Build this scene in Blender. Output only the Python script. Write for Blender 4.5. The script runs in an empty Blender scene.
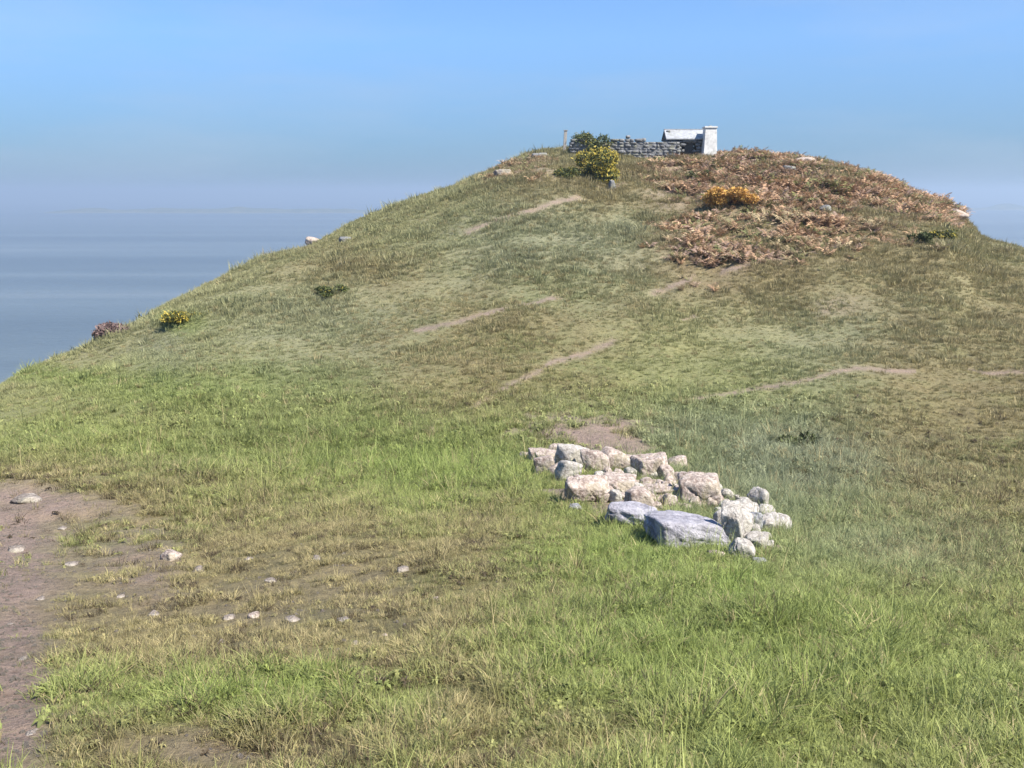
import bpy, math, random
import numpy as np
R = math.radians
C = bpy.context.scene.collection
scene = bpy.context.scene
rng = np.random.default_rng(11)
random.seed(5)

# ------------------------------------------------------------------ camera, sky, sun, exposure
F = 950.0; W, H = 1024, 768
HORIZON = 194.0
PITCH = math.atan((H / 2 - HORIZON) / F)
EYE = 1.6
cam = bpy.data.cameras.new('camera'); cam_o = bpy.data.objects.new('camera', cam); C.objects.link(cam_o)
cam.sensor_width = 36; cam.lens = 36 * F / W
cam.clip_start = 0.05; cam.clip_end = 60000
cam_o.location = (0, 0, EYE); cam_o.rotation_euler = (math.pi / 2 - PITCH, 0, 0)
scene.camera = cam_o

HAZE_BAND, SKY_TINT = (0.25, 0.45, 0.74), (0.68, 0.99, 1.46)
SUN_EL, SUN_AZ = 50.0, 122.0         # azimuth clockwise from +Y: to the right, a little behind
world = bpy.data.worlds.new('World'); scene.world = world; world.use_nodes = True
nt = world.node_tree; nt.nodes.clear()
wo = nt.nodes.new('ShaderNodeOutputWorld'); bg = nt.nodes.new('ShaderNodeBackground')
sky = nt.nodes.new('ShaderNodeTexSky'); sky.sky_type = 'NISHITA'; sky.sun_disc = False
sky.sun_elevation = R(SUN_EL); sky.sun_rotation = R(SUN_AZ)
sky.altitude = 150; sky.air_density = 1.15; sky.dust_density = 0.25; sky.ozone_density = 4.0
bg.inputs['Strength'].default_value = 0.075
gm = nt.nodes.new('ShaderNodeGamma'); gm.inputs['Gamma'].default_value = 0.75
tc = nt.nodes.new('ShaderNodeTexCoord'); sep = nt.nodes.new('ShaderNodeSeparateXYZ'); rmp = nt.nodes.new('ShaderNodeValToRGB')
rmp.color_ramp.elements[0].position = 0.0; rmp.color_ramp.elements[0].color = HAZE_BAND + (1,)       # the grey-blue air low over the sea
rmp.color_ramp.elements[1].position = 0.15; rmp.color_ramp.elements[1].color = SKY_TINT + (1,)
mx = nt.nodes.new('ShaderNodeMix'); mx.data_type = 'RGBA'; mx.blend_type = 'MULTIPLY'; mx.inputs[0].default_value = 1
nt.links.new(tc.outputs['Generated'], sep.inputs[0]); nt.links.new(sep.outputs['Z'], rmp.inputs[0])
nt.links.new(sky.outputs[0], gm.inputs['Color']); nt.links.new(gm.outputs[0], mx.inputs[6]); nt.links.new(rmp.outputs[0], mx.inputs[7])
# thin uneven haze and cirrus far up in the sky
mpw = nt.nodes.new('ShaderNodeMapping'); mpw.inputs['Scale'].default_value = (1.6, 1.6, 9.0)
nz = nt.nodes.new('ShaderNodeTexNoise'); nz.inputs['Scale'].default_value = 1.7; nz.inputs['Detail'].default_value = 7; nz.inputs['Roughness'].default_value = .55
nt.links.new(tc.outputs['Generated'], mpw.inputs[0]); nt.links.new(mpw.outputs[0], nz.inputs['Vector'])
cr = nt.nodes.new('ShaderNodeValToRGB'); cr.color_ramp.elements[0].position = .46; cr.color_ramp.elements[0].color = (0, 0, 0, 1)
cr.color_ramp.elements[1].position = .78; cr.color_ramp.elements[1].color = (.34, .34, .34, 1); nt.links.new(nz.outputs[0], cr.inputs[0])
cl = nt.nodes.new('ShaderNodeMix'); cl.data_type = 'RGBA'; cl.inputs[7].default_value = (3.0, 3.5, 4.2, 1)
nt.links.new(cr.outputs[0], cl.inputs[0]); nt.links.new(mx.outputs[2], cl.inputs[6]); nt.links.new(cl.outputs[2], bg.inputs['Color']); nt.links.new(bg.outputs[0], wo.inputs['Surface'])
sun = bpy.data.lights.new('sun', 'SUN'); sun_o = bpy.data.objects.new('sun', sun); C.objects.link(sun_o)
sun.energy = 4.2; sun.angle = R(0.6); sun.color = (1.0, 0.94, 0.85)
sun_o.rotation_euler = (R(90 - SUN_EL), 0, R(180 - SUN_AZ))
vs = scene.view_settings
vs.view_transform = 'Standard'; vs.look = 'None'; vs.gamma = 1; vs.use_curve_mapping = False
vs.exposure = 1.34
scene.cycles.max_bounces = 6
scene.cycles.volume_bounces = 0

# ------------------------------------------------------------------ noise
def _hash(ix, iy, seed):
    h = (ix.astype(np.int64) * 374761393 + iy.astype(np.int64) * 668265263 + seed * 1442695041) & 0x7fffffff
    h = ((h ^ (h >> 13)) * 1274126177) & 0x7fffffff
    return ((h ^ (h >> 16)) & 0xffff) / 65535.0
def vnoise(x, y, seed=0):
    ix = np.floor(x); iy = np.floor(y); fx = x - ix; fy = y - iy
    fx = fx * fx * fx * (fx * (fx * 6 - 15) + 10); fy = fy * fy * fy * (fy * (fy * 6 - 15) + 10)
    a = _hash(ix, iy, seed); b = _hash(ix + 1, iy, seed); c = _hash(ix, iy + 1, seed); d = _hash(ix + 1, iy + 1, seed)
    return (a * (1 - fx) + b * fx) * (1 - fy) + (c * (1 - fx) + d * fx) * fy * 1.0
def fbm(x, y, seed=0, octs=4, gain=0.5):
    s = 0; a = 1; t = 0
    for k in range(octs):
        cs, sn = math.cos(k * 1.1), math.sin(k * 1.1)
        s = s + a * vnoise((x * cs - y * sn) * 2 ** k, (x * sn + y * cs) * 2 ** k, seed + k * 17); t += a; a *= gain
    return s / t - 0.5
def sstep(a, b, v):
    t = np.clip((v - a) / (b - a), 0, 1); return t * t * (3 - 2 * t)

# ------------------------------------------------------------------ terrain: hill seen across a dip
cp, sp = math.cos(PITCH), math.sin(PITCH)
def ray(px, py):
    a = (np.asarray(px, float) - W / 2) / F; b = (H / 2 - np.asarray(py, float)) / F
    return a, cp + b * sp, -sp + b * cp
def project(x, y, z):
    zz = z - EYE; d = np.maximum(y * cp - zz * sp, 1e-3)
    return W / 2 + F * x / d, H / 2 - F * (y * sp + zz * cp) / d

SKYLINE = [(-120, 432), (0, 384), (50, 362), (100, 338), (150, 313), (200, 286), (260, 259), (320, 241), (400, 207), (450, 189),
           (500, 164), (540, 148), (575, 146), (640, 151), (700, 152), (760, 155), (820, 164), (870, 180), (920, 201), (952, 213), (968, 228),
           (982, 243), (1024, 249), (1150, 285)]
sx, sy = np.array(SKYLINE, float).T
dx, dy, dz = ray(sx, sy)
ph_t = np.arctan2(dx, dy); m_t = dz / np.hypot(dx, dy)
R_t = np.interp(sx, [-120, 0, 200, 400, 550, 620, 720, 870, 1024, 1150], [40, 44, 58, 78, 92, 95, 95, 88, 78, 70])
# outside the picture: falls away to the left, stays a broad shoulder to the right, rises gently behind
ph_t = np.concatenate([[-math.pi, -2.2, -1.5, -0.95], ph_t, [0.95, 1.5, 2.2, math.pi]])
m_t = np.concatenate([[0.05, -0.02, -0.27, -0.30], m_t, [-0.16, -0.12, 0.0, 0.05]])
R_t = np.concatenate([[45, 42, 38, 38], R_t, [60, 50, 45, 45]])
pf = np.linspace(-math.pi, math.pi, 4001)
def smooth(v, n):
    k = np.hanning(n); k /= k.sum(); return np.convolve(np.concatenate([v[-n:], v, v[:n]]), k, 'same')[n:-n]
mf = smooth(np.interp(pf, ph_t, m_t), 21); Rf = smooth(np.interp(pf, ph_t, R_t), 61)
_, r1y, r1z = ray(512, 440); M1 = float(r1z / r1y)
m1f = smooth(np.interp(pf, [-math.pi, -1.6, -0.5, 0.0, 0.5, 1.6, math.pi], [0.06, -0.2, M1 - .02, M1 + .003, M1 - .015, -0.2, 0.06]), 301)
SEA = -85.0
def herm(t, z0, z1, s0, s1, L):
    t2 = t * t; t3 = t2 * t
    return (2 * t3 - 3 * t2 + 1) * z0 + (t3 - 2 * t2 + t) * s0 * L + (-2 * t3 + 3 * t2) * z1 + (t3 - t2) * s1 * L
def macro(x, y):
    r = np.hypot(x, y); ph = np.arctan2(x, y)
    m = np.interp(ph, pf, mf); Rr = np.interp(ph, pf, Rf); m1 = np.interp(ph, pf, m1f)
    r1 = 20.0
    z1 = EYE + r1 * m1; zR = EYE + Rr * m
    s0 = z1 / r1 * 0.75
    sec = (zR - z1) / (Rr - r1)
    s1 = -0.02 + 0.9 * np.minimum(sec, 0) - 0.04 * sstep(-.1, .1, sec)
    a = herm(np.clip(r / r1, 0, 1), 0, z1, s0, s1, r1)
    b = herm(np.clip((r - r1) / (Rr - r1), 0, 1), z1, zR, s1, m * 1.0, Rr - r1)
    d = np.maximum(r - Rr, 0)
    c = zR + m * d - 0.55 * d * d / (d + 14.0)
    z = np.where(r < r1, a, np.where(r < Rr, b, c))
    return np.maximum(z, SEA - 8)
def flat_pick(px, py):
    a, b, c = ray(px, py); q = np.linspace(2, 40, 4000); k = np.argmax(EYE + c * q < macro(a * q, b * q)); return np.array([a * q[k], b * q[k]])
BANK_A, BANK_B = flat_pick(570, 492), flat_pick(735, 545)
def bank(x, y):
    d = BANK_B - BANK_A; L = d @ d; u = np.clip(((x - BANK_A[0]) * d[0] + (y - BANK_A[1]) * d[1]) / L, 0, 1)
    return np.exp(-((x - BANK_A[0] - u * d[0]) ** 2 + (y - BANK_A[1] - u * d[1]) ** 2) / .6 ** 2)
def height(x, y):
    r = np.hypot(x, y)
    z = macro(x, y)
    near = sstep(60, 8, r)
    mid = sstep(4, 30, r)
    z = z + mid * (1.5 * fbm(x / 13, y / 13, 3, 3) + 0.42 * fbm(x / 2.8, y / 2.8, 5, 3))
    z = z + near * sstep(0.2, 1.5, r) * (0.26 * fbm(x / 2.2, y / 2.2, 7, 3) + 0.075 * fbm(x / 0.42, y / 0.42, 9, 3) + sstep(18, 6, r) * 0.022 * fbm(x / .09, y / .09, 13, 3))
    q = (z + .05 * x) / .95 + .8 * fbm(x / 9, y / 9, 21, 3)                                # worn ledges and sheep tracks round the slope
    f = q - np.floor(q); z = z + sstep(28, 45, r) * .30 * (sstep(.0, .75, f) - f) * sstep(-.15, .2, fbm(x / 16, y / 16, 23, 2))
    z = z + .10 * bank(x, y)
    return z
Z0 = float(height(np.array([0.0]), np.array([0.0]))[0])
def hgt(x, y): return float(height(np.array([float(x)]), np.array([float(y)]))[0])
def pick(px, py):
    a, b, c = ray(px, py)
    r = np.concatenate([np.linspace(1.5, 30, 2500), np.linspace(30, 130, 4000)])
    x, y, z = a * r, b * r, EYE + c * r
    below = np.nonzero(z < height(x, y))[0]
    i = below[0] if len(below) else np.argmin(z - height(x, y))
    return float(x[i]), float(y[i]), hgt(x[i], y[i])

# ------------------------------------------------------------------ what grows where (real patches on the ground)
def blobs(px, py, lst):
    o = np.zeros_like(px)
    for cx, cy, rx, ry, w in lst:
        o = np.maximum(o, w * np.exp(-(((px - cx) / rx) ** 2 + ((py - cy) / ry) ** 2) ** 1.3))
    return o
DRY = [(270, 600, 290, 95, 1.3), (60, 520, 130, 50, 1.0), (480, 560, 90, 60, .9), (230, 752, 190, 34, 1.1), (470, 710, 60, 80, .8), (490, 350, 120, 60, .75),
       (540, 330, 60, 30, .7), (1000, 400, 140, 170, .85), (860, 275, 190, 50, .75), (735, 275, 80, 36, .7), (565, 748, 100, 36, .65),
       (360, 270, 80, 22, .55), (620, 180, 120, 34, .85), (130, 478, 120, 18, .6), (1000, 290, 80, 60, .6), (590, 300, 70, 40, .45)]
BARE = [(0, 560, 88, 85, 1.2), (0, 680, 66, 130, 1.1), (20, 508, 95, 22, 1.0), (130, 560, 60, 50, .62), (598, 437, 80, 30, 1.0), (270, 605, 120, 34, .24),
        (220, 745, 90, 24, .4), (350, 590, 70, 34, .24), (600, 168, 80, 16, .5), (690, 190, 60, 22, .5), (800, 205, 60, 26, .4), (50, 352, 30, 6, .3), (840, 310, 26, 10, .4), (520, 165, 40, 10, .4)]
RED = [(765, 190, 85, 38, 1.0), (850, 195, 70, 26, 1.0), (720, 240, 70, 34, .65), (810, 228, 90, 24, .7), (690, 175, 50, 26, .55), (930, 214, 70, 15, .9), (880, 235, 80, 16, .5), (740, 262, 110, 16, .42), (860, 245, 90, 14, .42), (700, 285, 60, 10, .3), (600, 440, 40, 16, .5), (520, 172, 40, 12, .4)]
GREY = [(800, 470, 150, 66, 1.0), (900, 545, 130, 40, .6), (560, 250, 140, 60, .6), (330, 330, 140, 60, .5), (860, 350, 100, 60, .5), (720, 440, 130, 40, .7), (160, 345, 60, 30, .5)]
LUSH = [(250, 690, 165, 28, 1.0), (620, 560, 120, 40, .8), (740, 590, 34, 22, 1.0), (620, 640, 140, 80, .6), (420, 475, 110, 40, .7), (760, 690, 200, 90, .5),
        (185, 318, 34, 12, .8), (180, 385, 140, 22, .6), (560, 285, 40, 24, .4), (60, 380, 80, 12, .7), (90, 440, 80, 22, .4)]
TRACKS = [[(425, 428), (520, 385), (610, 338), (700, 318)], [(655, 292), (760, 262), (880, 240)], [(240, 352), (400, 330), (560, 300)], [(700, 400), (850, 372), (1030, 372)], [(470, 230), (560, 205), (660, 165)]]
def tracks(px, py, r):
    d = np.full_like(px, 1e3)
    for L in TRACKS:
        for (x0, y0), (x1, y1) in zip(L[:-1], L[1:]):
            u = np.clip(((px - x0) * (x1 - x0) + (py - y0) * (y1 - y0)) / ((x1 - x0) ** 2 + (y1 - y0) ** 2), 0, 1)
            d = np.minimum(d, np.hypot(px - x0 - u * (x1 - x0), (py - y0 - u * (y1 - y0)) * 2.2))
    return np.exp(-(d / 5.5) ** 2) * .85
def masks(x, y, z):
    px, py = project(x, y, z)
    r = np.hypot(x, y)
    qx, qy = px, py
    sc = np.clip(r / 12, 0.35, 6.0)                         # patch edges wander at a scale that suits the distance
    px = px + 60 * fbm(x / sc / 1.1, y / sc / 1.1, 31, 4, .6); py = py + 36 * fbm(x / sc / 1.1, y / sc / 1.1, 47, 4, .6)
    vis = sstep(0.3, 1.5, y)
    o = [blobs(px, py, L) * vis for L in (DRY, BARE, RED, GREY, LUSH)]
    o[0] = o[0] * (1 - .85 * np.clip(o[4], 0, 1)); tp = tracks(px * .5 + qx * .5, py * .5 + qy * .5, r) * vis * (fbm(x / 5, y / 5, 55, 2) > -.12)
    o[1] = np.maximum(np.maximum(o[1], tp), .8 * sstep(.35, .8, bank(x, y) + .5 * fbm(x / .4, y / .4, 58, 3))); return o
def mixc(a, b, t): return a * (1 - t[..., None]) + np.asarray(b)[None, :] * t[..., None]
def grass_colour(x, y, z, jit=None):
    dry, bare, red, grey, lush = masks(x, y, z)
    n1 = fbm(x / 3.1, y / 3.1, 61, 4); n2 = fbm(x / 0.7, y / 0.7, 71, 3)
    far = sstep(15, 45, np.hypot(x, y))
    c = np.zeros(x.shape + (3,)) + np.array([0.230, 0.260, 0.088])
    c = mixc(c, (0.310, 0.290, 0.160), far * .9)
    c = mixc(c, (0.205, 0.260, 0.070), np.clip(lush, 0, 1) * .9)
    c = mixc(c, (0.245, 0.258, 0.185), np.clip(grey, 0, 1) * .9)
    c = mixc(c, (0.260, 0.210, 0.115), np.clip(dry * (1 + 1.2 * n2 + .8 * n1), 0, 1) * .85)
    c = c * (1 - .1 * far * np.clip(dry, 0, 1))[..., None]
    c = mixc(c, (0.280, 0.190, 0.125), np.clip(red * (1 + 1.4 * n1), 0, 1) * .85)
    c = mixc(c, (0.240, 0.220, 0.090), np.clip(n1 * 2.2, 0, 1) * .4 * (1 - .5 * far))
    c = mixc(c, (0.140, 0.170, 0.056), np.clip(-n1 * 2.2, 0, 1) * .5 * (1 - .5 * far))
    return c, dry, bare, red, grey, lush

# ------------------------------------------------------------------ materials
def mat(name):
    m = bpy.data.materials.new(name); m.use_nodes = True
    b = m.node_tree.nodes['Principled BSDF']; return m, m.node_tree, b
def node(t, kind, **kw):
    n = t.nodes.new(kind)
    for k, v in kw.items():
        if k in n.inputs: n.inputs[k].default_value = v
        else: setattr(n, k, v)
    return n
def noise(t, scale, detail=6, rough=.6, vec=None):
    n = node(t, 'ShaderNodeTexNoise', Scale=scale, Detail=detail, Roughness=rough)
    if vec is not None: t.links.new(vec, n.inputs['Vector'])
    return n
def ramp(t, fac, stops):
    r = t.nodes.new('ShaderNodeValToRGB'); t.links.new(fac, r.inputs[0])
    while len(r.color_ramp.elements) < len(stops): r.color_ramp.elements.new(.5)
    for e, (p, c) in zip(r.color_ramp.elements, stops): e.position = p; e.color = tuple(c) + ((1,) if len(c) == 3 else ())
    return r
def mix(t, fac, a, b, mode='MIX'):
    m = t.nodes.new('ShaderNodeMix'); m.data_type = 'RGBA'; m.blend_type = mode
    for sock, v in ((m.inputs[0], fac), (m.inputs[6], a), (m.inputs[7], b)):
        if hasattr(v, 'is_output') or isinstance(v, bpy.types.NodeSocket): t.links.new(v, sock)
        else: sock.default_value = v if not isinstance(v, tuple) else tuple(v) + ((1,) if len(v) == 3 else ())
    return m.outputs[2]
def bump(t, b, hsock, strength, dist):
    n = node(t, 'ShaderNodeBump', Strength=strength, Distance=dist)
    t.links.new(hsock, n.inputs['Height']); t.links.new(n.outputs[0], b.inputs['Normal'])

def rock_mat(name, base, pale, dark, lichen, lich_amt=.5, scale=1.0):
    m, t, b = mat(name)
    tc = t.nodes.new('ShaderNodeTexCoord'); v = tc.outputs['Object']
    n1 = noise(t, 3.2 * scale, 8, .65, v); n2 = noise(t, 14 * scale, 6, .7, v); n3 = noise(t, 2.1 * scale, 5, .6, v); n4 = noise(t, 55 * scale, 3, .6, v)
    c = ramp(t, n1.outputs[0], [(.30, dark), (.47, base), (.66, pale)]).outputs[0]
    f = ramp(t, n2.outputs[0], [(.42, (0, 0, 0)), (.60, (1, 1, 1))]).outputs[0]
    c = mix(t, .45, c, mix(t, f, dark, pale))
    f2 = ramp(t, n3.outputs[0], [(.52, (0, 0, 0)), (.60, (lich_amt,) * 3)]).outputs[0]
    c = mix(t, f2, c, lichen)
    c = mix(t, .35, c, ramp(t, n4.outputs[0], [(.3, (.35,) * 3), (.7, (1,) * 3)]).outputs[0], 'MULTIPLY')
    t.links.new(c, b.inputs['Base Color']); b.inputs['Roughness'].default_value = .92; b.inputs['Specular IOR Level'].default_value = .25
    bump(t, b, n2.outputs[0], .9, .06 / scale); return m
M_PINK = rock_mat('pale_stone', (.42, .34, .29), (.66, .57, .50), (.16, .11, .09), (.31, .27, .17), .5, 1.3)
M_GREY = rock_mat('grey_stone', (.30, .30, .32), (.45, .45, .45), (.16, .16, .165), (.34, .33, .22), .5)
M_LILAC = rock_mat('lilac_stone', (.40, .385, .425), (.52, .50, .54), (.19, .18, .21), (.38, .37, .36), .3, .7)
M_PALE = rock_mat('whitish_stone', (.44, .41, .365), (.64, .60, .55), (.20, .17, .145), (.36, .34, .25), .45, 1.3)
M_WALL = rock_mat('wall_stone', (.19, .19, .195), (.31, .31, .31), (.09, .09, .09), (.26, .25, .16), .5)
M_TAN = rock_mat('hill_stone', (.32, .27, .23), (.50, .45, .39), (.15, .12, .10), (.30, .27, .17), .5, .5)
def plain(name, col, var=.2, scale=4, rough=.85, stain=None):
    m, t, b = mat(name)
    tc = t.nodes.new('ShaderNodeTexCoord'); n = noise(t, scale, 8, .65, tc.outputs['Object'])
    lo = tuple(x * (1 - var * 1.6) for x in col); hi = tuple(min(1, x * (1 + var)) for x in col)
    c = ramp(t, n.outputs[0], [(.3, lo), (.5, col), (.72, hi)]).outputs[0]
    if stain:
        n2 = noise(t, scale * .35, 5, .7, tc.outputs['Object'])
        c = mix(t, ramp(t, n2.outputs[0], [(.54, (0, 0, 0)), (.68, (.7,) * 3)]).outputs[0], c, stain)
    t.links.new(c, b.inputs['Base Color']); b.inputs['Roughness'].default_value = rough
    bump(t, b, n.outputs[0], .4, .02); return m
M_WHITE = plain('white_limewash', (.60, .59, .56), .22, 3, .9, (.30, .28, .23))
M_ROOF = plain('pale_slate', (.30, .31, .325), .3, 4, .8, (.20, .20, .16))
M_DARKWOOD = plain('tarred_timber', (.05, .045, .04), .3, 8, .8)
M_WOOD = plain('weathered_timber', (.36, .33, .29), .25, 10, .9)
M_BRASS = plain('dull_brass', (.30, .24, .12), .2, 20, .5)

def leaf_mat(name, col, var=.35, inst=False, trans=.25, rough=.6):
    m, t, b = mat(name)
    at = t.nodes.new('ShaderNodeAttribute'); at.attribute_name = 'shade'
    if inst:
        ai = t.nodes.new('ShaderNodeAttribute'); ai.attribute_type = 'INSTANCER'; ai.attribute_name = 'gcol'; base = ai.outputs['Color']
    else:
        rgb = t.nodes.new('ShaderNodeRGB'); rgb.outputs[0].default_value = tuple(col) + (1,); base = rgb.outputs[0]
    c = mix(t, 1.0, base, ramp(t, at.outputs['Fac'], [(0, (1 - var, 1 - var * .9, 1 - var)), (1, (1 + var, 1 + var, 1 + var * .6))]).outputs[0], 'MULTIPLY')
    t.links.new(c, b.inputs['Base Color']); b.inputs['Roughness'].default_value = rough; b.inputs['Specular IOR Level'].default_value = .3
    tr = t.nodes.new('ShaderNodeBsdfTranslucent'); t.links.new(c, tr.inputs['Color'])
    ms = t.nodes.new('ShaderNodeMixShader'); ms.inputs[0].default_value = trans
    out = t.nodes['Material Output']
    t.links.new(b.outputs[0], ms.inputs[1]); t.links.new(tr.outputs[0], ms.inputs[2]); t.links.new(ms.outputs[0], out.inputs['Surface'])
    return m
M_GRASS = leaf_mat('grass_blades', None, .38, True, .3)
M_FERN = leaf_mat('dead_bracken', None, .4, True, .15, .8)
M_GORSE = leaf_mat('gorse_green', (.075, .088, .030), .45, False, .1, .7)
M_BLOOM = leaf_mat('gorse_yellow', (.44, .34, .06), .25, False, .2, .6)
M_RUST = leaf_mat('rusty_fronds', (.46, .26, .09), .35, False, .15, .8)
M_AMBER = leaf_mat('amber_fronds', (.62, .37, .10), .25, False, .2, .8)
M_HEATH = leaf_mat('heather_tips', (.17, .115, .115), .4, False, .1, .8)
M_STEM = plain('woody_stem', (.11, .085, .06), .3, 20, .9)

# ------------------------------------------------------------------ mesh helpers
def mesh_np(name, V, Q, material=None, smooth=True, attrs=None):
    me = bpy.data.meshes.new(name); V = np.asarray(V, np.float32); Q = np.asarray(Q, np.int32)
    k = Q.shape[1] if len(Q) else 4
    me.vertices.add(len(V)); me.vertices.foreach_set('co', V.ravel())
    if len(Q):
        me.loops.add(Q.size); me.loops.foreach_set('vertex_index', Q.ravel())
        me.polygons.add(len(Q)); me.polygons.foreach_set('loop_start', np.arange(0, Q.size, k, dtype=np.int32))
        me.polygons.foreach_set('use_smooth', np.full(len(Q), smooth))
    for an, (ty, arr) in (attrs or {}).items():
        a = me.attributes.new(an, ty, 'POINT')
        arr = np.asarray(arr, np.float32 if ty != 'INT' else np.int32)
        if ty == 'FLOAT_COLOR': a.data.foreach_set('color', np.concatenate([arr, np.ones((len(arr), 1), np.float32)], 1).ravel())
        elif ty == 'FLOAT_VECTOR': a.data.foreach_set('vector', arr.ravel())
        else: a.data.foreach_set('value', arr.ravel())
    me.update(); me.validate()
    if material: me.materials.append(material)
    return me
def obj(name, me, parent=None, coll=None):
    o = bpy.data.objects.new(name, me); (coll or C).objects.link(o)
    if parent: o.parent = parent
    return o
def tag(o, label=None, cat=None, group=None, kind=None):
    for k, v in (('label', label), ('category', cat), ('group', group), ('kind', kind)):
        if v: o[k] = v
    return o
def empty(name, loc, rz=0):
    o = bpy.data.objects.new(name, None); C.objects.link(o); o.location = loc; o.rotation_euler = (0, 0, rz); o.empty_display_size = .2; return o

# ------------------------------------------------------------------ ground sheet
def build_ground():
    front = np.linspace(R(-40), R(40), 1150)
    rest = np.linspace(R(40), R(320), 241)[1:]
    ph = np.concatenate([front, rest[:-1]])
    rr = np.concatenate([[0.0001], np.geomspace(0.4, 130, 620), np.geomspace(130, 420, 50)[1:]])
    P, RR = np.meshgrid(ph, rr)
    X = RR * np.sin(P); Y = RR * np.cos(P); Zg = height(X, Y)
    n, k = len(rr), len(ph)
    idx = np.arange(n * k).reshape(n, k); nx = np.roll(idx, -1, axis=1)
    Q = np.stack([idx[:-1], idx[1:], nx[1:], nx[:-1]], -1).reshape(-1, 4)[:, ::-1]
    x, y, z = X.ravel(), Y.ravel(), Zg.ravel()
    c, dry, bare, red, grey, lush = grass_colour(x, y, z)
    soil = np.clip(bare * (1 + .8 * fbm(x / .5, y / .5, 83, 3)), 0, 1)
    c = c * .72  # ground colour darkened so the gaps between tufts read as shaded depth
    c = mixc(c, (0.245, 0.186, 0.154), soil)
    me = mesh_np('ground', np.stack([x, y, z], 1), Q, None, True, {'gcol': ('FLOAT_COLOR', c), 'soil': ('FLOAT', soil)})
    m, t, b = mat('turf_and_soil')
    at = node(t, 'ShaderNodeAttribute', attribute_name='gcol'); ge = t.nodes.new('ShaderNodeNewGeometry'); v = ge.outputs['Position']
    n1 = noise(t, 9, 8, .7, v); n2 = noise(t, 1.3, 8, .7, v); n3 = noise(t, 60, 4, .6, v)
    cc = mix(t, .8, at.outputs['Color'], ramp(t, n1.outputs[0], [(.28, (.55, .5, .45)), (.5, (1, 1, 1)), (.72, (1.35, 1.3, 1.2))]).outputs[0], 'MULTIPLY')
    cc = mix(t, .7, cc, ramp(t, n2.outputs[0], [(.3, (.72, .74, .68)), (.5, (1, 1, 1)), (.7, (1.25, 1.18, 1.05))]).outputs[0], 'MULTIPLY')
    cc = mix(t, .6, cc, ramp(t, n3.outputs[0], [(.3, (.65,) * 3), (.7, (1.25,) * 3)]).outputs[0], 'MULTIPLY')
    t.links.new(cc, b.inputs['Base Color']); b.inputs['Roughness'].default_value = .95; b.inputs['Specular IOR Level'].default_value = .15
    bump(t, b, n1.outputs[0], 1.0, .08)
    me.materials.append(m)
    o = obj('ground', me); tag(o, kind='structure'); return o
build_ground()

# sea, far low coasts
def build_sea():
    ph = np.linspace(0, 2 * math.pi, 193)[:-1]; rr = np.array([20, 200, 600, 1500, 4000, 9000, 16000, 23500.])
    P, RR = np.meshgrid(ph, rr); V = np.stack([RR * np.sin(P), RR * np.cos(P), np.full_like(P, SEA)], -1).reshape(-1, 3)
    k = len(ph); idx = np.arange(len(rr) * k).reshape(-1, k); nx = np.roll(idx, -1, 1)
    Q = np.stack([idx[:-1], nx[:-1], nx[1:], idx[1:]], -1).reshape(-1, 4)[:, ::-1]
    m, t, b = mat('sea_water')
    ge = t.nodes.new('ShaderNodeNewGeometry'); mp = node(t, 'ShaderNodeMapping'); mp.inputs['Scale'].default_value = (.00035, .0045, .001)
    t.links.new(ge.outputs['Position'], mp.inputs['Vector'])
    n = noise(t, 1.0, 6, .6, mp.outputs[0]); n2 = noise(t, .06, 8, .7, ge.outputs['Position'])
    c = ramp(t, n.outputs[0], [(.35, (.065, .085, .095)), (.55, (.095, .120, .130)), (.70, (.165, .185, .190))]).outputs[0]
    t.links.new(c, b.inputs['Base Color']); b.inputs['Roughness'].default_value = .35; b.inputs['IOR'].default_value = 1.33
    bump(t, b, n2.outputs[0], .6, 3.0)
    o = obj('sea', mesh_np('sea', V, Q, m)); tag(o, kind='structure')
build_sea()

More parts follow.
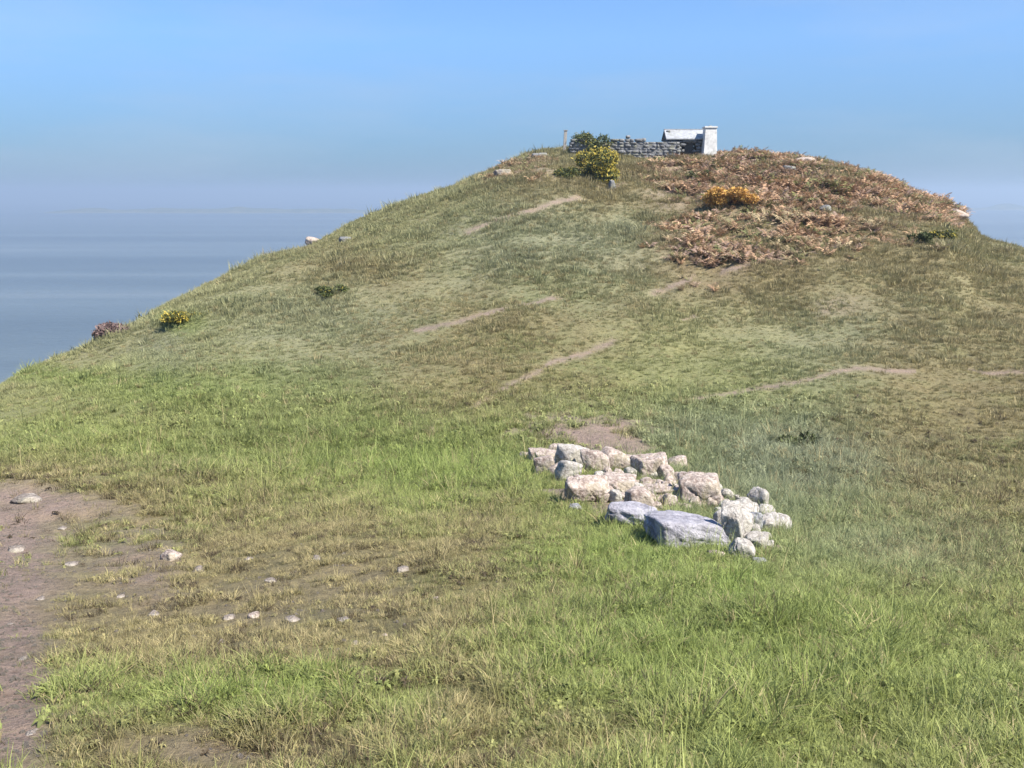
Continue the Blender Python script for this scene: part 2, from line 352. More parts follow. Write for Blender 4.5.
def build_coast(name, py, px0, px1, hgt_, seed):
    xs = np.linspace(px0, px1, 160); d0 = (EYE - SEA) / ((py - HORIZON) / F * 1.03)
    a = (xs - W / 2) / F / cp; u = (xs - px0) / (px1 - px0); env = np.sin(np.pi * u) ** .5
    wid = d0 * .10 * env * (.6 + fbm(u * 6, u * 0, seed, 3)); V = []
    prof = [(-.5, -2), (-.46, 1.2), (-.3, .35 * hgt_), (0, hgt_), (.4, .5 * hgt_), (.5, -2)]
    for k in range(len(xs)):
        for q, (f, h) in enumerate(prof):
            dd = d0 + wid[k] * (f + .5) + d0 * .03 * fbm(u[k:k + 1] * 4, u[k:k + 1] * 0 + 5, seed + 2, 3)[0]
            V.append((a[k] * dd, dd, SEA + (h if h < 2 else h * env[k] * (.7 + 1.2 * fbm(u[k:k + 1] * 9, u[k:k + 1] * 0 + q, seed + 5, 3)[0]))))
    n = len(prof); idx = np.arange(len(xs) * n).reshape(-1, n)
    Q = np.stack([idx[:-1, :-1], idx[1:, :-1], idx[1:, 1:], idx[:-1, 1:]], -1).reshape(-1, 4)
    m, t, b = mat('low_coast'); ge = t.nodes.new('ShaderNodeNewGeometry'); sp_ = t.nodes.new('ShaderNodeSeparateXYZ'); t.links.new(ge.outputs['Position'], sp_.inputs[0])
    n1 = noise(t, .02, 6, .6, ge.outputs['Position']); mr = node(t, 'ShaderNodeMapRange'); t.links.new(sp_.outputs['Z'], mr.inputs[0])
    mr.inputs[1].default_value = SEA + 1; mr.inputs[2].default_value = SEA + 5
    c = mix(t, mr.outputs[0], (.17, .165, .13), ramp(t, n1.outputs[0], [(.35, (.05, .07, .03)), (.65, (.13, .13, .06))]).outputs[0])
    t.links.new(c, b.inputs['Base Color']); b.inputs['Roughness'].default_value = 1
    o = obj(name, mesh_np(name, np.array(V), Q, m)); tag(o, kind='structure')
build_coast('coast', 212, 60, 420, 34, 6); build_coast('coast', 209, 930, 1200, 40, 8)

# haze: one closed box round the camera and the whole scene, the sky outside it
def build_haze():
    L = 24000; z0, z1 = SEA - 12, 60
    V = [(x, y, z) for z in (z0, z1) for y in (-L, L) for x in (-L, L)]
    Q = [(0, 2, 3, 1), (4, 5, 7, 6), (0, 1, 5, 4), (1, 3, 7, 5), (3, 2, 6, 7), (2, 0, 4, 6)]
    m = bpy.data.materials.new('haze_air'); m.use_nodes = True; t = m.node_tree; t.nodes.clear()
    out = t.nodes.new('ShaderNodeOutputMaterial'); pv = t.nodes.new('ShaderNodeVolumePrincipled')
    pv.inputs['Color'].default_value = (.55, .69, .85, 1); pv.inputs['Density'].default_value = HAZE; pv.inputs['Anisotropy'].default_value = 0.2
    t.links.new(pv.outputs[0], out.inputs['Volume'])
    o = obj('haze', mesh_np('haze', V, Q, m, False)); tag(o, kind='stuff')
HAZE = 0.00034
build_haze()

# ------------------------------------------------------------------ grass (instanced tufts, positions from the ground)
lib = bpy.data.collections.new('tuft_library')           # never linked to the scene itself
def blades(n, h, spread, width, lean, seed, segs=3):
    g = np.random.default_rng(seed); V = []; Q = []; S = []
    for _ in range(n):
        a = g.uniform(0, 2 * math.pi); rad = spread * math.sqrt(g.uniform()); bx, by = rad * math.cos(a), rad * math.sin(a)
        la = a + g.normal(0, .9); L = h * g.uniform(.45, 1.15); ln = lean * g.uniform(.2, 1.3); w = width * g.uniform(.6, 1.2)
        wa = la + math.pi / 2 + g.normal(0, .5); sh = g.uniform(); base = len(V)
        for s in range(segs + 1):
            u = s / segs; out = ln * L * u * u; up = L * u * (1 - .35 * ln * u)
            ww = w * (1 - u) ** .6 * .5 + .0004
            cx, cy = bx + out * math.cos(la), by + out * math.sin(la)
            V += [(cx - ww * math.cos(wa), cy - ww * math.sin(wa), up - .01), (cx + ww * math.cos(wa), cy + ww * math.sin(wa), up - .01)]
            S += [sh, sh]
        for s in range(segs):
            i = base + 2 * s; Q.append((i, i + 1, i + 3, i + 2))
    return np.array(V), np.array(Q), np.array(S)
def rosette(n, size, seed):
    g = np.random.default_rng(seed); V = []; Q = []; S = []
    for k in range(n):
        a = k * 2.4 + g.normal(0, .3); L = size * g.uniform(.5, 1.1); w = L * g.uniform(.28, .42); el = g.uniform(.15, .7); sh = g.uniform(); base = len(V)
        for u, ww in ((0, .1), (.35, .8), (.7, 1.0), (1, .12)):
            d = L * u; z = math.sin(el) * d - .45 * d * d / L
            px, py = d * math.cos(el) * math.cos(a), d * math.cos(el) * math.sin(a)
            V += [(px - ww * w / 2 * math.sin(a), py + ww * w / 2 * math.cos(a), z + .01 + .02 * ww), (px + ww * w / 2 * math.sin(a), py - ww * w / 2 * math.cos(a), z + .01 + .02 * ww)]
            S += [sh, sh]
        for s in range(3):
            i = base + 2 * s; Q.append((i, i + 1, i + 3, i + 2))
    return np.array(V), np.array(Q), np.array(S)
def frond(n, h, seed):
    g = np.random.default_rng(seed); V = []; Q = []; S = []
    for _ in range(n):
        a = g.uniform(0, 2 * math.pi); L = h * g.uniform(.6, 1.1); bend = g.uniform(.5, 1.1); sh = g.uniform()
        for s in range(9):
            u = (s + .5) / 9; out = L * u * bend; up = L * u * (1.1 - .75 * bend * u)
            pl = L * .32 * (1 - u) + .02
            for sd in (-1, 1):
                p = np.array([out * math.cos(a), out * math.sin(a), up]); d = np.array([-math.sin(a) * sd + .4 * math.cos(a), math.cos(a) * sd + .4 * math.sin(a), g.uniform(-.5, .15)])
                w = np.array([math.cos(a), math.sin(a), .2]) * L * .045
                i = len(V); V += [p - w, p + w, p + d * pl + w * .3, p + d * pl - w * .3]; S += [sh] * 4; Q.append((i, i + 1, i + 2, i + 3))
    return np.array(V), np.array(Q), np.array(S)
def lib_coll(name, items, material):
    c = bpy.data.collections.new(name)
    for i, (V, Q, S) in enumerate(items):
        me = mesh_np('tuft', V, Q, material, True, {'shade': ('FLOAT', S)})
        o = bpy.data.objects.new('%s_%02d' % (name, i), me); c.objects.link(o)
    return c
def scatter(name, coll, P, rot, scl, col, idx):
    me = mesh_np(name, P, np.zeros((0, 4), int), None, True, {'rot': ('FLOAT_VECTOR', rot), 'scl': ('FLOAT', scl), 'gcol': ('FLOAT_VECTOR', col), 'pick': ('INT', idx)})
    o = obj(name, me); ng = bpy.data.node_groups.new(name, 'GeometryNodeTree')
    ng.interface.new_socket('Geometry', in_out='INPUT', socket_type='NodeSocketGeometry'); ng.interface.new_socket('Geometry', in_out='OUTPUT', socket_type='NodeSocketGeometry')
    N, L = ng.nodes, ng.links
    gi = N.new('NodeGroupInput'); go = N.new('NodeGroupOutput'); ci = N.new('GeometryNodeCollectionInfo'); ip = N.new('GeometryNodeInstanceOnPoints')
    ci.inputs['Collection'].default_value = coll; ci.inputs['Separate Children'].default_value = True; ci.inputs['Reset Children'].default_value = True
    def attr(nm, ty):
        a = N.new('GeometryNodeInputNamedAttribute'); a.data_type = ty; a.inputs['Name'].default_value = nm; return a.outputs['Attribute']
    L.new(gi.outputs[0], ip.inputs['Points']); L.new(ci.outputs[0], ip.inputs['Instance']); ip.inputs['Pick Instance'].default_value = True
    L.new(attr('pick', 'INT'), ip.inputs['Instance Index'])
    er = N.new('FunctionNodeEulerToRotation'); L.new(attr('rot', 'FLOAT_VECTOR'), er.inputs[0]); L.new(er.outputs[0], ip.inputs['Rotation'])
    L.new(attr('scl', 'FLOAT'), ip.inputs['Scale']); L.new(ip.outputs[0], go.inputs[0])
    md = o.modifiers.new('scatter', 'NODES'); md.node_group = ng
    return o
def sample(n, r0, r1, half, power):
    """random ground points; density falls off with distance as r**-power"""
    u = rng.uniform(size=n); e = 2 - power
    r = r0 * (r1 / r0) ** u if abs(e) < 1e-6 else (r0 ** e + u * (r1 ** e - r0 ** e)) ** (1 / e)
    ph = rng.uniform(-half, half, n); x, y = r * np.sin(ph), r * np.cos(ph); return x, y, r

NEAR = lib_coll('near_grass', [blades(30, .06, .07, .0045, .9, s) for s in range(5)] + [blades(24, .11, .06, .0048, 1.0, 20 + s) for s in range(3)]
                + [rosette(9, .055, 40 + s) for s in range(2)] + [blades(7, .22, .03, .0032, .5, 60 + s, 4) for s in range(2)], M_GRASS)
FAR = lib_coll('far_grass', [blades(30, .20, .22, .022, .8, 100 + s, 2) for s in range(4)] + [blades(34, .34, .2, .026, .8, 120 + s, 2) for s in range(2)], M_GRASS)
FERN = lib_coll('fern', [frond(6, .55, 200 + s) for s in range(4)], M_FERN)

def grass_field(name, coll, n, r0, r1, power, far):
    x, y, r = sample(n, r0, r1, R(44), power); z = height(x, y)
    c, dry, bare, red, grey, lush = grass_colour(x, y, z)
    clump = fbm(x / .38, y / .38, 91, 3) if not far else fbm(x / 3, y / 3, 92, 3)
    edge = sstep(31, 20, r) if not far else 1.0
    keep = (rng.uniform(size=n) < edge) & (rng.uniform(size=n) > np.clip(bare * 1.15 + .45 * dry * (not far) + .45 * red * far - clump * 1.2 + (0 if far else 1.6) * sstep(.35, .75, bank(x, y)), 0, .985))
    x, y, z, c, dry, bare, clump, lush, r, red = [a[keep] for a in (x, y, z, c, dry, bare, clump, lush, r, red)]; n = len(x)
    straw = rng.uniform(size=n) < .06 + .5 * np.clip(dry, 0, 1)
    dead = (rng.uniform(size=n) < .38 * np.clip(dry, 0, 1)) & (fbm(x / .35, y / .35, 97, 3) > .0) & (not far)
    c = np.where(straw[:, None], np.array([.34, .28, .155]) * rng.uniform(.7, 1.15, (n, 1)), c) * (rng.uniform(.85, 1.15, (n, 1)) if far else rng.uniform(.72, 1.28, (n, 1)))
    c = np.where(dead[:, None], np.array([.085, .062, .040]), c)
    u = rng.uniform(size=n)
    if not far:
        idx = np.where(u < .52, rng.integers(0, 5, n), np.where(u < .72, rng.integers(5, 8, n), np.where(u < .94, rng.integers(8, 10, n), rng.integers(10, 12, n))))
        idx = np.where((idx >= 8) & (idx < 10) & straw, 2, idx)
        scl = rng.uniform(.65, 1.25, n) * (1 + 1.5 * clump) * (1 - .35 * np.clip(dry, 0, 1)) * np.clip(r / 9, 1, 2.2)
    else:
        idx = np.where(u < .75, rng.integers(0, 4, n), rng.integers(4, 6, n))
        scl = rng.uniform(.35, .85, n) * np.where(rng.uniform(size=n) < .035, 1.8, 1) * (1 + 1.3 * clump) * np.clip(r / 45, .55, 1.5)
    rot = np.stack([rng.normal(0, .16, n), rng.normal(0, .16, n), rng.uniform(0, 6.283, n)], 1)
    o = scatter(name, coll, np.stack([x, y, z], 1), rot, np.clip(scl, .25, 3), c, idx)
    tag(o, kind='stuff'); return o
grass_field('grass', NEAR, 230000, 1.6, 30, 1.3, False)
grass_field('hill_grass', FAR, 270000, 22, 112, .6, True)

def bracken():
    n = 75000; x, y, r = sample(n, 36, 104, R(40), 0); z = height(x, y)
    c, dry, bare, red, grey, lush = grass_colour(x, y, z)
    k = rng.uniform(size=n) < np.clip((red - .08) * 1.0 + 1.3 * fbm(x / 4, y / 4, 95, 3) + 1.5 * fbm(x / 11, (z + .22 * x) / .9, 96, 3) * (1.1 - red), 0, .92) * (red > .12)
    x, y, z = x[k], y[k], z[k]; n = len(x)
    a = np.array([.43, .27, .18]); b = np.array([.40, .31, .20]); g = np.array([.19, .19, .08]); u = rng.uniform(size=(n, 1))
    m_ = np.array([.37, .25, .21]); red = red[k][:, None]
    col = np.where(u < .46 * (.5 + red), a, np.where(u < .62, b, np.where(u < .80, m_, g))) * rng.uniform(.6, 1.2, (n, 1))
    o = scatter('bracken', FERN, np.stack([x, y, z], 1), np.stack([rng.normal(0, .15, n), rng.normal(0, .15, n), rng.uniform(0, 6.28, n)], 1), rng.uniform(.45, 1.5, n) * (.55 + .7 * np.clip(red[:, 0], 0, 1)) * (1 + 1.4 * fbm(x / 2.2, y / 2.2, 98, 3)), col, rng.integers(0, 4, n))
    tag(o, kind='stuff')
bracken()

# ------------------------------------------------------------------ rocks
import bmesh
_ico = {}
def ico(sub):
    if sub not in _ico:
        bm = bmesh.new(); bmesh.ops.create_icosphere(bm, subdivisions=sub, radius=1); bm.verts.ensure_lookup_table()
        _ico[sub] = (np.array([v.co[:] for v in bm.verts]), np.array([[v.index for v in f.verts] for f in bm.faces])); bm.free()
    return _ico[sub]
def n3(p, s, seed): return fbm(p[:, 0] * s + p[:, 2] * s * .7 + 13.1, p[:, 1] * s - p[:, 2] * s * .9 + 7.7, seed, 4, .55)
def rock_geo(size, seed, sub=5, planes=17, sharp=24, rough=.14, boxy=0.0):
    """faceted stone: soft intersection of random planes, roughened"""
    g = np.random.default_rng(seed); D, T = ico(sub)
    Nn = g.normal(size=(planes, 3)); Nn /= np.linalg.norm(Nn, axis=1)[:, None]; hh = g.uniform(.62, 1.0, planes)
    ax = np.concatenate([np.eye(3), -np.eye(3)]); Nn = np.concatenate([Nn, ax + g.normal(0, .12, (6, 3))]); hh = np.concatenate([hh + boxy, g.uniform(.72, .9, 6)])
    q = np.maximum(D @ Nn.T / hh, 0); rad = 1 / np.power((q ** sharp).sum(1), 1 / sharp)
    rad = rad * (1 + rough * 1.3 * n3(D, 2.2, seed) + rough * .8 * n3(D, 7, seed + 3))
    # a crack or two
    for _ in range(2):
        nn = g.normal(size=3); nn /= np.linalg.norm(nn); d = np.abs(D @ nn - g.uniform(-.3, .3) + .08 * n3(D, 4, seed + 9)); rad = rad - .09 * np.exp(-(d / .035) ** 2)
    return D * rad[:, None] * np.asarray(size)[None, :], T
def rotz(V, a, tx=0, ty=0):
    ca, sa = math.cos(a), math.sin(a); V = V @ np.array([[1, 0, 0], [0, math.cos(tx), math.sin(tx)], [0, -math.sin(tx), math.cos(tx)]])
    V = V @ np.array([[math.cos(ty), 0, -math.sin(ty)], [0, 1, 0], [math.sin(ty), 0, math.cos(ty)]])
    return V @ np.array([[ca, sa, 0], [-sa, ca, 0], [0, 0, 1]])
def stone(name, px, py, wpx, hpx, material, label, cat, group=None, depth=.8, seed=0, sub=5, sink=.25, tilt=(0, 0), yaw=None, boxy=0.0):
    """a stone whose foot stands at the ground point seen at (px, py)"""
    x, y, z = pick(px, py); d = math.hypot(x, y); s = math.hypot(d, z - EYE) / F
    w, h = wpx * s / 2 * 1.12, hpx * s / 2 * 1.35
    V, T = rock_geo((w, w * depth, h), seed, sub, boxy=boxy); V = rotz(V, yaw if yaw is not None else random.uniform(-.4, .4), *tilt)
    o = obj(name, mesh_np(name, V, T, material, True)); o.location = (x, y + w * depth * .5, z + h * (1 - sink * 1.4) - .02)
    tag(o, label, cat, group); return o

# the low diagonal strip of pale broken stone in the foreground: (foot px, foot py, width px, height px, material, depth, label)
OUT = [
 (548, 466, 44, 15, M_PINK, .8, 'low pale flat stone at the upper left tip of the stone strip'),
 (586, 502, 44, 24, M_PINK, .9, 'broad pinkish stone with mossy foot at left edge of the stone strip'),
 (652, 482, 34, 26, M_PINK, .9, 'whitest squarish block standing topmost on the stone strip'),
 (617, 498, 36, 22, M_PINK, .9, 'rough pinkish stone left of and below the whitest block'),
 (664, 504, 42, 16, M_PINK, .9, 'pale slab lying under the whitest block'),
 (700, 508, 46, 30, M_PINK, .9, 'largest rounded pinkish boulder right of the whitest block'),
 (688, 547, 80, 25, M_LILAC, .9, 'smooth lilac grey slab with broad face at the lower right of the strip'),
 (636, 528, 50, 20, M_LILAC, .9, 'low lilac grey stone sunk in grass left of the big slab'),
 (733, 546, 22, 38, M_PALE, .8, 'tall narrow whitish stone right of the lilac slab'),
 (752, 538, 24, 26, M_GREY, .8, 'dull grey stone behind the tall narrow whitish one'),
 (742, 562, 26, 22, M_PALE, .8, 'small whitish stone lowest at the right end of the strip'),
 (776, 532, 36, 14, M_PALE, .8, 'flat pale stone at the right end of the strip above a dark gap'),
]
for i, (px, py, w, h, m, dp, lab) in enumerate(OUT):
    stone('boulder', px, py, w, h, m, lab, 'boulder', 'larger stones of the broken strip', dp, 300 + i, 5, .22, (random.uniform(-.15, .15), random.uniform(-.2, .2)),
          boxy=.25 if 'block' in lab or 'slab' in lab else .08)
g_ = np.random.default_rng(77)
done = []; tries = 0
while len(done) < 120 and tries < 9000:
    tries += 1
    u = g_.uniform(); cx = 540 + 232 * u; top = 460 + 56 * u ** 1.5; bot = 472 + 82 * u ** .75; cy = top + (bot - top) * g_.uniform()
    wd = 12 + 19 * g_.uniform() ** 1.6
    if (655 < cx < 722 and cy > 514) or any(math.hypot(cx - a, (cy - b) * 1.5) < .30 * (wd + c) for a, b, c in done): continue
    done.append((cx, cy, wd))
for k_, (cx, cy, wd) in enumerate(done):
    stone('bank_stone', cx, cy, wd, wd * g_.uniform(.6, 1.0), M_PALE if cx > 715 or g_.uniform() < .3 else M_PINK, 'small angular pale stone packed among the larger stones of the strip', 'stone', 'packing stones of the strip', g_.uniform(.7, 1), 600 + k_, 4, .15,
          (g_.uniform(-.4, .4), g_.uniform(-.4, .4)), g_.uniform(0, 6.28), .1)
rub = [(575, 512, 16, 9), (650, 522, 16, 10), (718, 560, 18, 10), (760, 566, 16, 9), (626, 474, 18, 12), (678, 470, 22, 13), (756, 508, 20, 14), (528, 462, 18, 10), (680, 526, 14, 10)]
for i, (px, py, w, h) in enumerate(rub):
    stone('rubble_stone', px, py, w, h, M_PINK if i % 3 else M_GREY, 'fist sized loose stone fallen among the stones of the strip', 'stone', 'loose rubble at the stone strip', .9, 400 + i, 4, .2)
PEB_SCALE = .78
peb = [(170, 560, 26, 14), (198, 572, 14, 9), (228, 620, 16, 10), (252, 618, 18, 9), (291, 622, 22, 10), (343, 622, 18, 9), (221, 644, 12, 9), (402, 572, 16, 11), (152, 616, 14, 8), (356, 645, 12, 8),
       (316, 560, 13, 8), (270, 582, 15, 8), (436, 600, 12, 7), (190, 660, 14, 8), (462, 580, 10, 6), (384, 636, 10, 6), (120, 598, 12, 7), (248, 560, 10, 6)]
for i, (px, py, w, h) in enumerate(peb):
    stone('loose_stone', px, py, w * PEB_SCALE, h * PEB_SCALE, M_PINK if i % 3 == 0 else M_TAN, 'small pale stone lying in the dry trampled grass', 'stone', 'small stones in the dry grass', .9, 440 + i, 4, .42)
pth = [(24, 503, 38, 12), (14, 552, 26, 10), (70, 566, 18, 8), (40, 600, 14, 7), (22, 660, 16, 8), (52, 700, 20, 9), (30, 735, 24, 10), (60, 530, 14, 6), (10, 625, 11, 6)]
for i, (px, py, w, h) in enumerate(pth):
    stone('path_stone', px, py, w * .7, h * .7, M_TAN, 'flat stone bedded in the bare earth of the path', 'stone', 'stones in the bare path', .9, 480 + i, 4, .55)
def grit():
    c = bpy.data.collections.new('grit_library')
    for k in range(5):
        V, T = rock_geo((1, .8, .6), 900 + k, 2); o = bpy.data.objects.new('grit_%d' % k, mesh_np('grit', V, T, M_TAN, True)); c.objects.link(o)
    n = 160000; x, y, r = sample(n, 2.2, 24, R(44), 1.2); z = height(x, y); q = masks(x, y, z)
    k = rng.uniform(size=n) < np.clip(q[1] - .2, 0, 1) * .8 + .10 * np.clip(q[0] - .3, 0, 1) * (fbm(x / .8, y / .8, 99, 3) > 0) + .5 * np.clip(bank(x, y) - .35, 0, 1); x, y, z = x[k], y[k], z[k]; n = len(x)
    o = scatter('gravel', c, np.stack([x, y, z], 1), rng.uniform(0, 6.28, (n, 3)), .004 + .022 * rng.uniform(size=n) ** 4, np.ones((n, 3)), rng.integers(0, 5, n)); tag(o, kind='stuff')
grit()
# stones of the far hill
HILL = [
 (313, 245, 22, 12, M_PINK, 'pale rock on the left skyline shoulder of the hill'), (345, 243, 18, 9, M_WALL, 'dark rock beside the pale one on the left shoulder'),
 (502, 176, 26, 11, M_TAN, 'brownish rock low on the skyline left of the summit'), (806, 164, 34, 10, M_PINK, 'pale flat rock on the skyline right of the summit'),
 (790, 172, 22, 9, M_WALL, 'dark rock just below the pale skyline rock right of summit'), (756, 203, 14, 12, M_PINK, 'cream coloured stone beside the orange clump of bracken'),
 (826, 211, 17, 8, M_WALL, 'dark boulder among the red bracken on the right flank'), (955, 218, 34, 11, M_PINK, 'pinkish rock at the far right skyline shoulder'), (612, 190, 10, 16, M_WALL, 'small upright dark stone below the yellow gorse'), (540, 158, 22, 8, M_WALL, 'grey rock on the crest just left of the summit'),
]
for i, (px, py, w, h, m, lab) in enumerate(HILL):
    stone('hill_rock', px, py, w * .8, h * .8, m, lab, 'rock', 'rocks on the far hill', .8, 520 + i, 4, .42)

# ------------------------------------------------------------------ bushes
def bush_geo(w, d, h, n, leaf, seed, lo=.0, shell=.55):
    """leaf-sized faces through an uneven crown made of several lobes"""
    g = np.random.default_rng(seed); k = 11
    cen = np.stack([g.uniform(-.85, .85, k) * w / 2, g.uniform(-.85, .85, k) * d / 2, g.uniform(.1, .65, k) * h], 1); cr = g.uniform(.18, .45, k)
    li = g.integers(0, k, n); D = g.normal(size=(n, 3)); D /= np.linalg.norm(D, axis=1)[:, None]
    rr = cr[li] * (shell + (1 - shell) * g.uniform(size=n)) * g.choice([1, 1, 1, 1.25], n)
    P = cen[li] + D * rr[:, None] * np.array([w, d, h]) * .62
    P[:, 2] = np.where(P[:, 2] < lo, np.abs(P[:, 2]) * .5, P[:, 2])
    U = g.normal(size=(n, 3)) + D * .8; U /= np.linalg.norm(U, axis=1)[:, None]; Vv = np.cross(U, g.normal(size=(n, 3))); Vv /= np.linalg.norm(Vv, axis=1)[:, None]
    s = leaf * g.uniform(.5, 1.3, (n, 1)); V = np.stack([P - Vv * s * .3, P + U * s, P + Vv * s * .3, P - U * s * .5], 1).reshape(-1, 3)
    return V, np.arange(4 * n).reshape(n, 4), np.repeat(g.uniform(size=n), 4)
def stems_geo(w, h, seed):
    g = np.random.default_rng(seed); V = []; Q = []
    for _ in range(7):
        a = g.uniform(0, 6.28); top = np.array([math.cos(a) * w * .3, math.sin(a) * w * .3, h * .75]); b = np.array([math.cos(a) * .08, math.sin(a) * .08, -.1])
        for s in range(3):
            p0 = b + (top - b) * s / 3; p1 = b + (top - b) * (s + 1) / 3; r0 = .05 * (1 - s / 3.2); r1 = .05 * (1 - (s + 1) / 3.2); i = len(V)
            for p, r in ((p0, r0), (p1, r1)):
                V += [p + np.array([r * math.cos(q), r * math.sin(q), 0]) for q in np.arange(6) * 1.047]
            Q += [(i + q, i + (q + 1) % 6, i + 6 + (q + 1) % 6, i + 6 + q) for q in range(6)]
    return V, Q
def gorse(px, py, wpx, hpx, label, bloom, seed, name='gorse_bush', cat='bush', fm=None, bm_=None, group='bushes on the far hill', bname='blossom'):
    x, y, z = pick(px, py); s = math.hypot(x, y) / F; w, h = wpx * s, hpx * s
    o = empty(name, (x, y + w * .25, z - .05), seed * 2.3); tag(o, label, cat, group)
    n = int(1500 * max(1, min(4, w * h)))
    V, Q, S = bush_geo(w, w * .8, h, n, .085 + .02 * w, seed)
    obj('foliage', mesh_np('foliage', V, Q, fm or M_GORSE, False, {'shade': ('FLOAT', S)}), o)
    if bloom:
        V, Q, S = bush_geo(w * 1.03, w * .83, h * 1.03, int(n * bloom), .06 + .02 * w, seed, .15 * h, .85)
        obj(bname, mesh_np(bname, V, Q, bm_ or M_BLOOM, False, {'shade': ('FLOAT', S)}), o)
    V, Q = stems_geo(w, h, seed); obj('stem', mesh_np('stem', V, Q, M_STEM), o)
    return o
gorse(597, 182, 54, 36, 'yellow flowering gorse bush just below the summit', .75, 1)
gorse(590, 155, 42, 26, 'grey green bush on the summit left of the ruined wall', .06, 2)
gorse(570, 178, 24, 14, 'small dull gorse bush left of the yellow flowering one', .15, 3)
gorse(735, 207, 42, 23, 'orange clump of dead bracken on the red slope', .5, 4, 'bracken_clump', 'bracken', M_RUST, M_AMBER, None, 'yellow_frond')
gorse(926, 246, 20, 16, 'dark round bush near the right skyline', 0, 5)
gorse(945, 240, 22, 12, 'yellowish bush between the dark one and right skyline rock', .3, 6)
gorse(184, 322, 40, 14, 'bright yellow green bush on the left skyline slope', .8, 7)
gorse(112, 336, 46, 15, 'purplish heather clump on the left skyline', .8, 8, 'heather_clump', 'heather', M_HEATH, M_HEATH, None, 'flower_tip')
gorse(330, 296, 34, 11, 'low green bush on the left flank of the hill', .05, 9)
gorse(704, 178, 30, 10, 'low dull bush below the white pillar', .05, 10)
gorse(800, 448, 36, 16, 'small dark bush right of and behind the stone strip', 0, 11)

# ------------------------------------------------------------------ summit: shelter, ruined wall, white pillar, post
def merge(parts):
    V = []; T = []; o = 0
    for v, t in parts: V.append(v); T.append(t + o); o += len(v)
    return np.concatenate(V), np.concatenate(T)
def drystone(x0, x1, top, thick, seed, row=.24, holes=()):
    """courses of fitted stones along x; top(x) gives the ragged height; holes = (x0, x1, z0, z1)"""
    g = np.random.default_rng(seed); ps = []; z = -.35
    while True:
        rh = row * g.uniform(.8, 1.2); x = x0 - g.uniform(0, .2); n = 0
        while x < x1:
            w = min(g.uniform(.2, .8), x1 - x + .05); cx = x + w / 2
            if z + rh * .5 < top(cx) and not any(a < cx < b and c < z + rh / 2 < d for a, b, c, d in holes):
                V, T = rock_geo((w / 2 * 1.12, thick / 2 * g.uniform(1.0, 1.15), rh / 2 * 1.2), int(g.integers(1e6)), 2, 8, 18, .06, .35)
                V = V + np.array([cx, g.normal(0, .02), z + rh / 2]); ps.append((V, T))
            x += w; n += 1
        z += rh
        if z > 4: break
    return merge(ps)
def box(x0, x1, y0, y1, z0, z1, bev=.02):
    bm = bmesh.new(); bmesh.ops.create_cube(bm, size=1)
    for v in bm.verts: v.co = ((x0 + x1) / 2 + v.co.x * (x1 - x0), (y0 + y1) / 2 + v.co.y * (y1 - y0), (z0 + z1) / 2 + v.co.z * (z1 - z0))
    if bev: bmesh.ops.bevel(bm, geom=bm.edges[:], offset=bev, segments=2, affect='EDGES')
    return bm
def bm_mesh(name, bm, m):
    me = bpy.data.meshes.new(name); bm.to_mesh(me); bm.free(); me.materials.append(m); return me
S0 = 95 / F
# ruined wall
x, y, z = pick(625, 157)
wl = 92 * S0
o = empty('ruined_wall', (x, y + .4, z)); tag(o, 'low ruined grey stone wall with ragged top on the summit', 'wall')
V, T = drystone(-wl / 2, wl / 2, lambda q: 1.5 + .22 * math.sin(q * 1.3 + .6) + .12 * math.sin(q * 5.1) - .25 * abs(q) / wl * 2, .6, 71)
obj('wall', mesh_np('wall', V, T, M_WALL, True), o)
obj('rubble_core', bm_mesh('rubble_core', box(-wl / 2 + .15, wl / 2 - .15, -.2, .2, -.3, 1.25, .1), M_WALL), o)
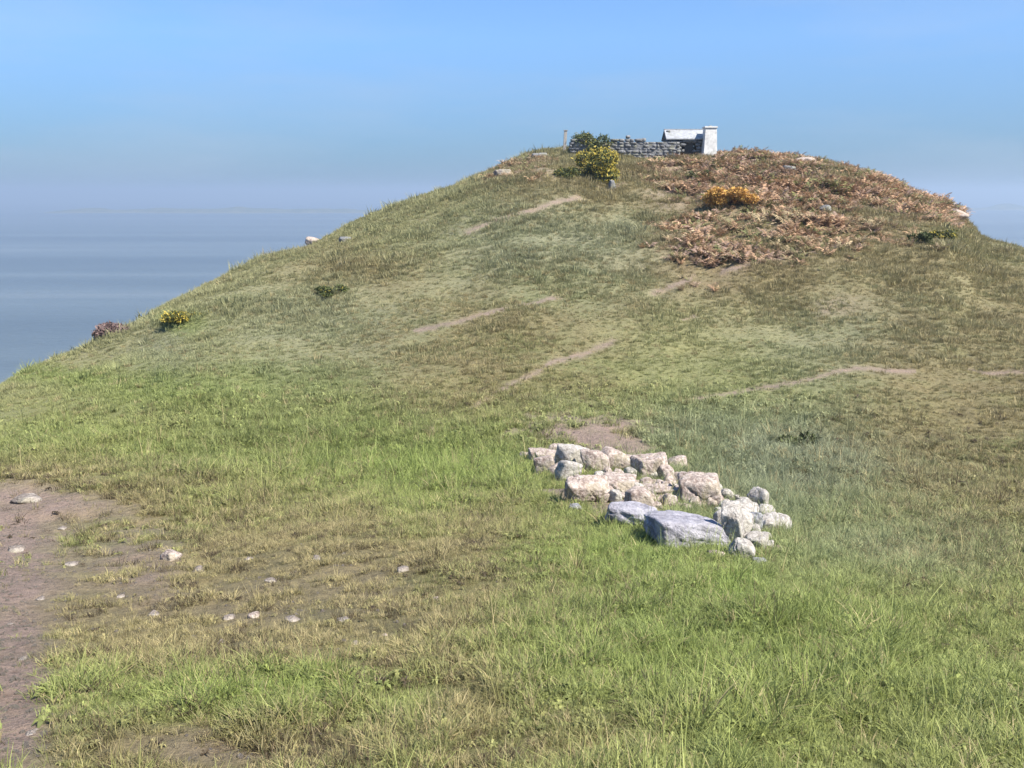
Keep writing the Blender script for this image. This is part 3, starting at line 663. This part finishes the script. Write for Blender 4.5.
# stone shelter
x, y, z = pick(687, 157)
hw = 17 * S0
sh = empty('stone_shelter', (x, y + 1.1, z)); tag(sh, 'small grey stone shelter with pale roof between ruined wall and white pillar', 'hut')
V, T = drystone(-hw, hw, lambda q: 1.45, .4, 72, .26, ((-.25, .55, -1, 1.25),))
parts = [(V + np.array([0, -1.0, 0]), T)]
V, T = drystone(-hw, hw, lambda q: 1.45, .4, 73, .26); parts.append((V + np.array([0, 1.0, 0]), T))
for s in (-1, 1):
    V, T = drystone(-1.0, 1.0, lambda q: 1.45 + .85 * (1 - abs(q)), .4, 75 + s, .26); V = rotz(V, math.pi / 2); parts.append((V + np.array([s * (hw - .15), 0, 0]), T))
V, T = merge(parts); obj('wall', mesh_np('wall', V, T, M_WALL, True), sh)
bm = bmesh.new()
for s in (-1, 1):
    a = box(-hw - .15, hw + .15, 0, 1.55, 0, .09, .015)
    for v in a.verts:
        yy, zz = v.co.y, v.co.z; v.co.y = s * (1.38 - yy * .86 - .02); v.co.z = 1.42 + yy * .52 + zz
    me = bpy.data.meshes.new('t'); a.to_mesh(me); a.free(); bm.from_mesh(me); bpy.data.meshes.remove(me)
bmesh.ops.recalc_face_normals(bm, faces=bm.faces)
rf = obj('roof', bm_mesh('roof', bm, M_ROOF), sh)
obj('ridge_cap', bm_mesh('ridge_cap', box(-hw - .17, hw + .17, -.1, .1, 2.25, 2.37), M_ROOF), rf)
obj('door', bm_mesh('door', box(-.25, .55, -.93, -.87, -.3, 1.25), M_DARKWOOD), sh)
obj('lintel', bm_mesh('lintel', box(-.42, .72, -1.26, -.74, 1.25, 1.45), M_WALL), sh)
# white pillar
x, y, z = pick(710, 157)
pl = empty('white_pillar', (x, y + .5, z)); tag(pl, 'tapered white painted stone pillar at right end of the summit', 'pillar')
obj('plinth', bm_mesh('plinth', box(-.75, .75, -.75, .75, -.4, .22, .03), M_WHITE), pl)
bm = box(-.58, .58, -.58, .58, .22, 2.35, .04)
for v in bm.verts:
    k = 1 - .16 * (v.co.z - .22) / 2.13; v.co.x *= k; v.co.y *= k
obj('shaft', bm_mesh('shaft', bm, M_WHITE), pl)
cp_ = obj('cap', bm_mesh('cap', box(-.56, .56, -.56, .56, 2.353, 2.50, .03), M_WHITE), pl)
bm = bmesh.new(); bmesh.ops.create_cone(bm, cap_ends=True, segments=24, radius1=.16, radius2=.14, depth=.06)
for v in bm.verts: v.co.z += 2.535
obj('top_plate', bm_mesh('top_plate', bm, M_BRASS), cp_)
# weathered post
x, y, z = pick(564, 152)
po = empty('wooden_post', (x, y, z)); tag(po, 'pale weathered wooden post standing left of the summit bush', 'post')
bm = box(-.13, .13, -.13, .13, -.5, 1.75, .02)
for v in bm.verts: v.co.x += .07 * max(v.co.z, 0)
obj('shaft', bm_mesh('shaft', bm, M_WOOD), po)
bm = box(-.17, .17, -.17, .17, 1.755, 1.82, .015)
for v in bm.verts: v.co.x += .125
obj('cap', bm_mesh('cap', bm, M_WOOD), po)
